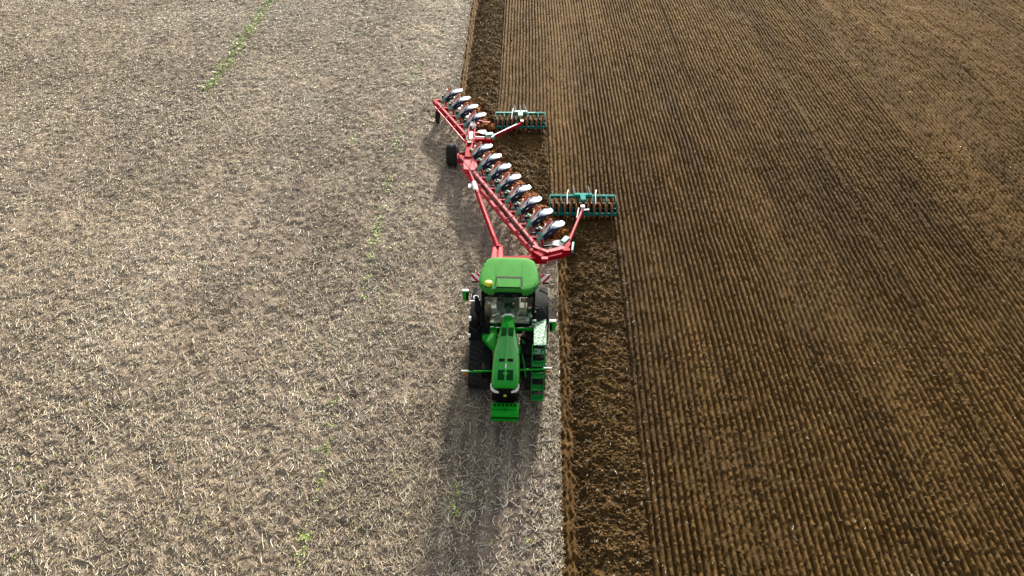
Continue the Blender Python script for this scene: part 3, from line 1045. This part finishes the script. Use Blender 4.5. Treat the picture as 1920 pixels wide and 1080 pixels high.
    b.bar((0, 2.7, 1.45), (0, 4.9, 1.2), .08, .08); b.box((0, 2.8, 1.1), (.9, .3, .8))
    mk("rear_linkage", b, M['black'], T, .02)
    return T


# ------------------------------------------------------------------ plough
BODIES = [(.25 - .503 * i, 29.85 + 1.043 * i) for i in range(8)] + [(-3.75 - .503 * i, 40.84 + 1.055 * i) for i in range(4)]
PR = Vector((-1.5, 36, 0))


def build_plough_machine():
    P = thing("plough", "long red reversible plough with twelve steel bodies set diagonally behind the tractor", "plough", PR)
    O = -PR

    def part(name, b, m, par=P, bev=0, sm=35):
        if par is P or par.parent is P:
            b.v = [(x + O.x, y + O.y, z + O.z) for x, y, z in b.v]
        return mk(name, b, m, par, bev, sm)

    def parts(name, b, m, par=P, bev=0, sm=35):
        b.v = [(x + O.x, y + O.y, z + O.z) for x, y, z in b.v]
        return each(name, b, m, par, bev, sm)
    z = .92
    dx = -.4823

    def bp(y, off=0, zz=z):          # point on the front beam, offset sideways
        return (.69 + dx * (y - 28.94) + off * .9, y + off * .43, zz)
    # two parallel beams with webs between
    b = MB(); b.bar(bp(28.7, .10), bp(37.3, .10), .20, .24)
    part("main_beam", b, M['red'], bev=.02)
    b = MB(); b.bar(bp(28.7, -.20, .86), bp(36.2, -.20, .86), .14, .20); b.bar(bp(29.0, .10, 1.05), bp(36.8, .10, 1.05), .13, .03)
    part("side_beam", b, M['red_pale'], bev=.02)
    b = MB()
    for k in range(8):
        y = 29.4 + 1.0 * k
        b.bar(bp(y, .14, 1.06), bp(y, -.26, 1.0), .10, .06)
    parts("beam_web", b, M['red_pale'], bev=.01)
    b = MB()
    for o in (-.06, -.02, .30):
        pts = [bp(y, o + .03 * math.sin(y * 3), 1.09) for y in np.linspace(28.9, 37, 20)]
        b.tube(pts, .018, 5)
    parts("hydraulic_hose", b, M['hydraulic'])
    # headstock and tow bar at the tractor's linkage
    b = MB()
    b.bar((-1.0, 28.25, .82), (1.15, 28.35, .86), .30, .30); b.bar((-.15, 27.2, .8), (.1, 28.3, .84), .34, .28)
    b.bar((.75, 28.2, .95), (2.05, 28.75, .95), .34, .22); b.bar((.55, 28.75, 1.0), (.95, 28.2, 1.05), .22, .2)
    hs = part("headstock", b, M['red'], bev=.03)
    b = MB(); b.bar((.75, 28.42, 1.09), (1.95, 28.92, 1.09), .22, .07); b.bar((.55, 28.95, 1.14), (1.25, 28.45, 1.16), .16, .06); b.box((1.05, 28.1, 1.08), (.3, .2, .1))
    parts("headstock_plate", b, M['red_pale'], hs, .012)
    b = MB(); b.bar((1.95, 28.7, .95), (2.15, 29.35, .95), .24, .26); b.box((2.02, 28.72, 1.02), (.34, .2, .24))
    part("arm_knuckle", b, M['red'], bev=.02)
    b = MB(); b.tube([(-1.02, 29.0, 1.0), (-2.0, 33.0, 1.02), (-2.68, 35.8, 1.0)], [.12, .115, .10], 10)
    tb = part("tow_bar", b, M['red'], sm=60)
    b = MB(); b.bar((-1.45, 30.75, 1.125), (-1.62, 31.45, 1.125), .06, .03); b.bar((-1.2, 29.7, 1.12), (-1.93, 32.7, 1.135), .05, .02); b.bar((-2.1, 33.5, 1.13), (-2.35, 34.5, 1.125), .10, .03)
    parts("bar_strip", b, M['red_pale'], tb)
    b = MB(); b.tube([(-2.18, 33.75, 1.03), (-2.36, 34.5, 1.03)], .12, 10); b.box((-2.55, 34.35, .92), (.12, .3, .1))
    part("bar_cylinder", b, M['steel'], tb)
    b = MB(); b.prism([(-1.32, 28.1), (-.70, 28.1), (-.78, 29.0), (-.90, 29.25), (-1.10, 29.25), (-1.25, 29.0)], .80, 1.04, 'z')
    hb = part("hitch_block", b, M['red'], bev=.03)
    b = MB(); b.prism([(-1.26, 28.15), (-1.06, 28.15), (-1.05, 29.0), (-1.2, 28.95)], 1.04, 1.07, 'z'); b.prism([(-.96, 28.15), (-.76, 28.15), (-.82, 28.9), (-.95, 29.0)], 1.04, 1.07, 'z')
    parts("block_plate", b, M['red_pale'], hb)
    # carriage in the middle, with the transport wheel
    b = MB(); b.prism([(-2.95, 35.75), (-2.4, 35.6), (-2.2, 36.1), (-2.55, 37.1), (-2.98, 37.1), (-3.0, 36.3)], .95, 1.10, 'z')
    part("pivot_plate", b, M['red_pale'], bev=.02)
    b = MB(); b.bar((-2.78, 36.9, 1.0), (-2.78, 38.7, 1.0), .36, .34); b.bar((-2.78, 38.6, .95), (-2.72, 41.9, .95), .22, .26)
    b.bar((-3.0, 38.6, 1.05), (-2.5, 38.6, 1.05), .12, .12); b.bar((-3.3, 37.1, .8), (-2.9, 36.7, .9), .14, .14); b.bar((-3.3, 37.05, .8), (-3.38, 37.9, .75), .12, .14)
    b.bar((-2.3, 36.7, .95), (-1.9, 37.3, .9), .12, .12)
    cr = part("carriage", b, M['red'], bev=.025)
    b = MB()
    for s in (-1, 1):
        b.bar((-2.75 + s * .17, 38.7, 1.12), (-2.72 + s * .16, 41.9, 1.12), .05, .08)
    for y in (39.0, 39.8, 40.9, 41.7):
        b.bar((-3.2 + .15 * (y - 39), y, 1.0), (-2.35, y + .05, 1.0), .09, .08)
    b.bar((-2.55, 41.3, 1.05), (-1.8, 41.1, 1.0), .08, .06)
    parts("carriage_rail", b, M['red_pale'], cr, .01)
    b = MB(); b.box((-2.74, 40.6, 1.14), (.24, .5, .12)); b.box((-2.75, 39.3, 1.12), (.2, .9, .08)); b.box((-2.5, 38.0, 1.0), (.08, .4, .06))
    parts("carriage_highlight", b, M['white'], cr, .02)  # white pieces: highlights along the carriage column put in as colour
    b = MB(); b.lathe([(0, 0), (0, .12), (.10, .12), (.10, 0)], (-2.78, 38.35, 1.17), 'z', 16); b.tube([(-2.72, 39.9, 1.2), (-2.6, 40.3, 1.22), (-2.7, 41.3, 1.2)], .04, 6); b.tube([(-2.95, 38.8, 1.15), (-3.05, 39.5, 1.15), (-2.85, 40.4, 1.18)], .025, 6)
    parts("hydraulic_motor", b, M['hydraulic'], cr)
    # transport wheel
    c = (-3.72, 38.15, .58)
    prof = [(-.26, .36), (-.29, .46), (-.28, .54), (-.23, .585), (0, .60), (.23, .585), (.28, .54), (.29, .46), (.26, .36)]
    b = MB(); b.lathe(prof, c, 'x', 36)
    for k in range(26):
        a = 2 * math.pi * k / 26
        for s in (-1, 1):
            rot = Matrix.Rotation(a, 3, 'X')
            b.box(Vector(c) + rot @ Vector((s * .14, 0, .595)), (.24, .05, .03), rot @ Matrix.Rotation(s * .5, 3, 'Z'))
    wh = part("transport_wheel", b, M['rubber'], sm=40)
    b = MB(); b.lathe([(-.16, .02), (-.16, .18), (-.2, .37), (.2, .37), (.16, .18), (.16, .02)], c, 'x', 28)
    part("rim", b, M['grey'], wh)
    b = MB(); b.bar((-3.4, 38.15, .58), (-2.8, 38.15, .75), .12, .12)
    part("wheel_axle", b, M['red'], bev=.015)
    # rear frame
    rdx = -.485

    def rp(y, off=0, zz=.95):
        return (-2.9 + rdx * (y - 39.2) + off * .9, y + off * .43, zz)
    b = MB(); b.bar(rp(39.2), rp(43.9), .22, .24)
    rb = part("rear_beam", b, M['red'], bev=.02)
    b = MB(); b.tube([rp(38.9, -.32, 1.0), rp(43.2, -.26, 1.0)], .045, 7)
    for y in (39.6, 40.6, 41.7, 42.8):
        b.bar(rp(y, -.3, 1.02), rp(y, .12, 1.09), .07, .05)
    b.bar(rp(39.5, 0, 1.09), rp(43.4, 0, 1.09), .08, .03)
    part("beam_stay", b, M['red_pale'], rb)
    c = (-4.92, 43.05, .40)
    b = MB(); b.lathe([(-.10, .2), (-.12, .36), (-.06, .40), (.06, .40), (.12, .36), (.10, .2)], c, 'x', 28)
    dw = part("depth_wheel", b, M['rubber'], sm=40)
    b = MB(); b.lathe([(-.07, .02), (-.09, .205), (.09, .205), (.07, .02)], c, 'x', 20); b.bar((-4.92, 43.05, .4), (-4.8, 43.2, .95), .07, .07)
    part("wheel_hub", b, M['black'], dw)
    # --- one plough body; twelve are copied from it
    sgn = {'lower': 1, 'upper': -1}

    def zm(zv, s):
        return .92 + s * (zv - .92) if s < 0 else zv

    def board(s, u0=0.0, u1=1.0, lift=0.0):
        """curved plate, narrow at the share, twisting over into a rounded tail; s=-1 is the raised set"""
        G = []
        nu, nv = 16, 8
        for i in range(nu + 1):
            u = u0 + (u1 - u0) * i / nu
            c = Vector((.78 + .92 * u, -.12 + .90 * u, 1.06 + .66 * u - .36 * u * u))
            k = min(1, max(0, (u - .22) / .50)); k = k * k * (3 - 2 * k)
            wv = Vector((.30, -.30, -.90)).lerp(Vector((.70, -.68, .04)), k).normalized()
            wd = .16 + .38 * k
            e = max(0, (u - .70) / .30)
            wd *= math.sqrt(max(.03, 1 - e ** 2.2 * .97))
            nrm = Vector((.4, -.4, .6)).normalized()
            row = []
            for j in range(nv + 1):
                v = j / nv - .5
                if lift:                          # rear rim of the painted shade curves like a crescent
                    u_ = u0 + (u1 - .30 * math.cos(math.pi * v) * (v < .5) - u0) * i / nu
                    c = Vector((.78 + .92 * u_, -.12 + .90 * u_, 1.06 + .66 * u_ - .36 * u_ * u_))
                p = c + wv * wd * v * (1.04 if lift else 1) - nrm * (.05 * (1 - 4 * v * v) - lift)
                row.append((p.x, p.y, p.z if s < 0 else 1.62 - p.z))
            G.append(row)
        return MB().grid(G, .018 if s < 0 else -.018)
    b = MB(); b.bar((.05, 0, .92), (.62, .02, .92), .13, .15); b.box((.60, .03, .92), (.16, .22, .24))
    body = mk("plough_body", b, M['red'], P, .02)
    mk("bracket_plate", MB().bar((.1, 0, 1.005), (.58, .02, 1.01), .10, .02), M['red_pale'], body)
    mk("mouldboard", board(-1), M['steel'], body, 0, 60)
    mk("mouldboard", board(1), M['steel_dk'], body, 0, 60)
    mk("board_shade", board(-1, 0.0, .78, .022), M['steel_dk'], body, 0, 60)  # dark skin over the board's front: its shade put into the colour
    b = MB(); b.bar((.68, .20, .9), (.86, .12, 1.62), .05, .14, (0, 1, 0))
    mk("leg", b, M['white'], body, .01)
    b = MB(); b.bar((.68, .20, .95), (.84, .12, .1), .07, .16, (0, 1, 0))
    mk("leg", b, M['red'], body, .01)
    b = MB(); b.bar((.70, .12, 1.20), (1.14, .68, 1.50), .15, .10)
    mk("board_stay", b, M['orange_arm'], body, .015)
    b = MB(); b.bar((.74, -.02, 1.16), (1.20, .52, 1.46), .07, .10)
    mk("share_bar", b, M['white'], body, .008)
    b = MB(); b.bar((.80, -.18, .98), (1.30, .30, 1.10), .03, .16)
    mk("share", b, M['steel_dk'], body)
    b = MB()
    pts = [(.52, -.18, .98), (.68, -.02, 1.10), (.74, .14, 1.18), (.70, .34, 1.22), (.58, .50, 1.20)]
    for o in (0, .055):
        b.tube([(x + o, y, zz - o) for x, y, zz in pts], [.06, .07, .07, .065, .05], 8)
    mk("leaf_spring", b, M['mint'], body, 0, 60)
    b = MB(); b.tube([(.48, .12, .80), (.60, .40, .82), (.58, .75, .72)], .06, 7)
    mk("spring_base", b, M['teal'], body)
    b = MB(); b.box((.55, .95, .7), (.22, .12, .3), Matrix.Rotation(.6, 3, 'Z')); b.tube([(.45, .3, .7), (.50, .9, .75)], .04, 6)
    mk("skimmer", b, M['steel_dk'], body, .02)
    kids = list(body.children)
    for i, (bx, by) in enumerate(BODIES):
        if i == 0:
            o = body
        else:
            o = body.copy(); C.objects.link(o); o.parent = P
            for ch in kids:
                c2 = ch.copy(); C.objects.link(c2); c2.parent = o
        o.location = (bx + O.x, by + O.y, 0)
    # arms that tow the two packers
    b = MB(); b.tube([(2.10, 29.25, 1.0), (2.95, 32.3, .95)], .07, 10)
    a = part("packer_arm", b, M['red_pale'], sm=60)
    b = MB(); b.bar((1.88, 29.35, 1.08), (2.12, 29.75, 1.08), .26, .10); b.bar((2.28, 28.75, 1.0), (2.36, 29.4, 1.0), .10, .16)
    parts("arm_clamp", b, M['mint'], a, .02)
    b = MB(); b.bar((2.62, 31.4, 1.0), (2.75, 32.2, 1.05), .05, .1); b.box((2.95, 32.35, 1.05), (.2, .18, .1)); b.bar((2.85, 32.1, 1.0), (3.25, 32.2, .98), .07, .06)
    parts("arm_hook", b, M['white'], a, .01)
    b = MB(); b.bar((-2.6, 39.2, .95), (-1.55, 39.15, .95), .26, .22); b.tube([(-1.70, 39.25, .98), (-.3, 40.78, .95), (0.02, 41.2, .92)], [.07, .075, .11], 10)
    a = part("packer_arm", b, M['red'], sm=50)
    b = MB(); b.bar((-2.0, 39.45, 1.12), (-1.55, 39.6, 1.10), .30, .08); b.bar((-1.62, 39.1, 1.05), (-1.5, 39.5, 1.0), .12, .2)
    parts("arm_clamp", b, M['mint'], a, .02)
    b = MB(); b.bar((-1.55, 39.48, 1.065), (-.25, 40.9, 1.035), .06, .02); b.bar((-2.5, 39.3, 1.07), (-1.7, 39.25, 1.07), .08, .02); b.box((0.03, 41.25, 1.05), (.16, .16, .06))
    parts("arm_strip", b, M['white'], a)
    return P


def build_packer(label, loc, wd, rings, tines, tall):
    K = thing("packer_roller", label, "roller", loc, 0, "packer rollers towed beside the plough")
    h = wd / 2
    b = MB()
    b.bar((-h, -.62, .50), (h, -.62, .50), .13, .12)
    b.bar((-h, .50, .80), (h, .50, .80), .19, .14)
    for x in (-h, -h * .66, -h * .22, h * .30, h * .72, h):
        b.bar((x, -.62, .52), (x, -.1, .84), .05, .09); b.bar((x, -.1, .84), (x, .5, .82), .05, .09)
    mk("frame", b, M['teal'], K, .012)
    b = MB(); b.bar((-h * .28, .42, .92), (h * .28, .42, .92), .20, .14); b.box((0, .12, .94), (.26, .5, .12)); 
    if not tall:
        b.bar((-h, .50, .868), (-h * .3, .50, .868), .05, .012); b.bar((h * .3, .50, .868), (h * .6, .5, .868), .05, .012)
    mk("mounting_block", b, M['teal_lt'] if tall else M['mint'], K, .02)
    # rings: cast, sharp rimmed, spoked
    ring = MB()
    ring.lathe([(-.05, .34), (-.035, .40), (0, .455), (.035, .40), (.05, .34), (0, .31)], (0, 0, 0), 'x', 28)
    for k in range(5):
        a = 2 * math.pi * k / 5
        ring.bar((0, .05 * math.cos(a), .05 * math.sin(a)), (0, .33 * math.cos(a), .33 * math.sin(a)), .05, .04, (1, 0, 0))
    first = None
    for row, (yy, zz, off) in enumerate(((-.26, .42, 0), (.22, .42, .5))):
        for i in range(rings):
            x = -h + .12 + (wd - .24) * (i + off * .8) / (rings - .6)
            if first is None:
                first = mk("packer_ring", ring, M['rust'], K, 0, 30); o = first
            else:
                o = first.copy(); C.objects.link(o); o.parent = K
            o.location = (x, yy, zz)
    b = MB(); b.tube([(-h, -.26, .42), (h, -.26, .42)], .17, 12); b.tube([(-h, .22, .42), (h, .22, .42)], .17, 12)
    each("axle", b, M['black'], K)
    b = MB()
    for i in range(rings):
        x = -h + .22 + (wd - .4) * i / (rings - 1)
        b.bar((x, -.60, .50), (x + .02, -.38, .70), .04, .05)
    each("scraper", b, M['teal'], K, .006)
    for (x, s) in tines:
        b = MB()
        if s:
            b.tube([(x - .05, -.45, .95), (x - .03, .0, 1.05), (x, .42, 1.06), (x + .06, .75, 1.0)], .028, 6)
        else:
            b.tube([(x, .45, .88), (x - .03, .62, 1.10), (x - .08, .82, 1.18)], [.034, .03, .024], 6)
        mk("marker_rod", b, M['white'], K, 0, 60)
    return K


build_base()
build_plough()
build_stubble()
build_straw()
build_clods()
build_weeds()
build_tractor()
build_plough_machine()
build_packer("larger teal packer roller with rusty rings on the pale red arm nearer the tractor", (3.02, 33.15, .02), 3.2, 11, ((-.75, 1), (-.38, 0), (.35, 0), (.62, 1)), True)
build_packer("smaller teal packer roller with rusty rings on the far arm behind the plough's wheel", (-.07, 42.15, .02), 2.84, 10, ((-.45, 1), (-.28, 0), (.05, 0), (.32, 0)), False)
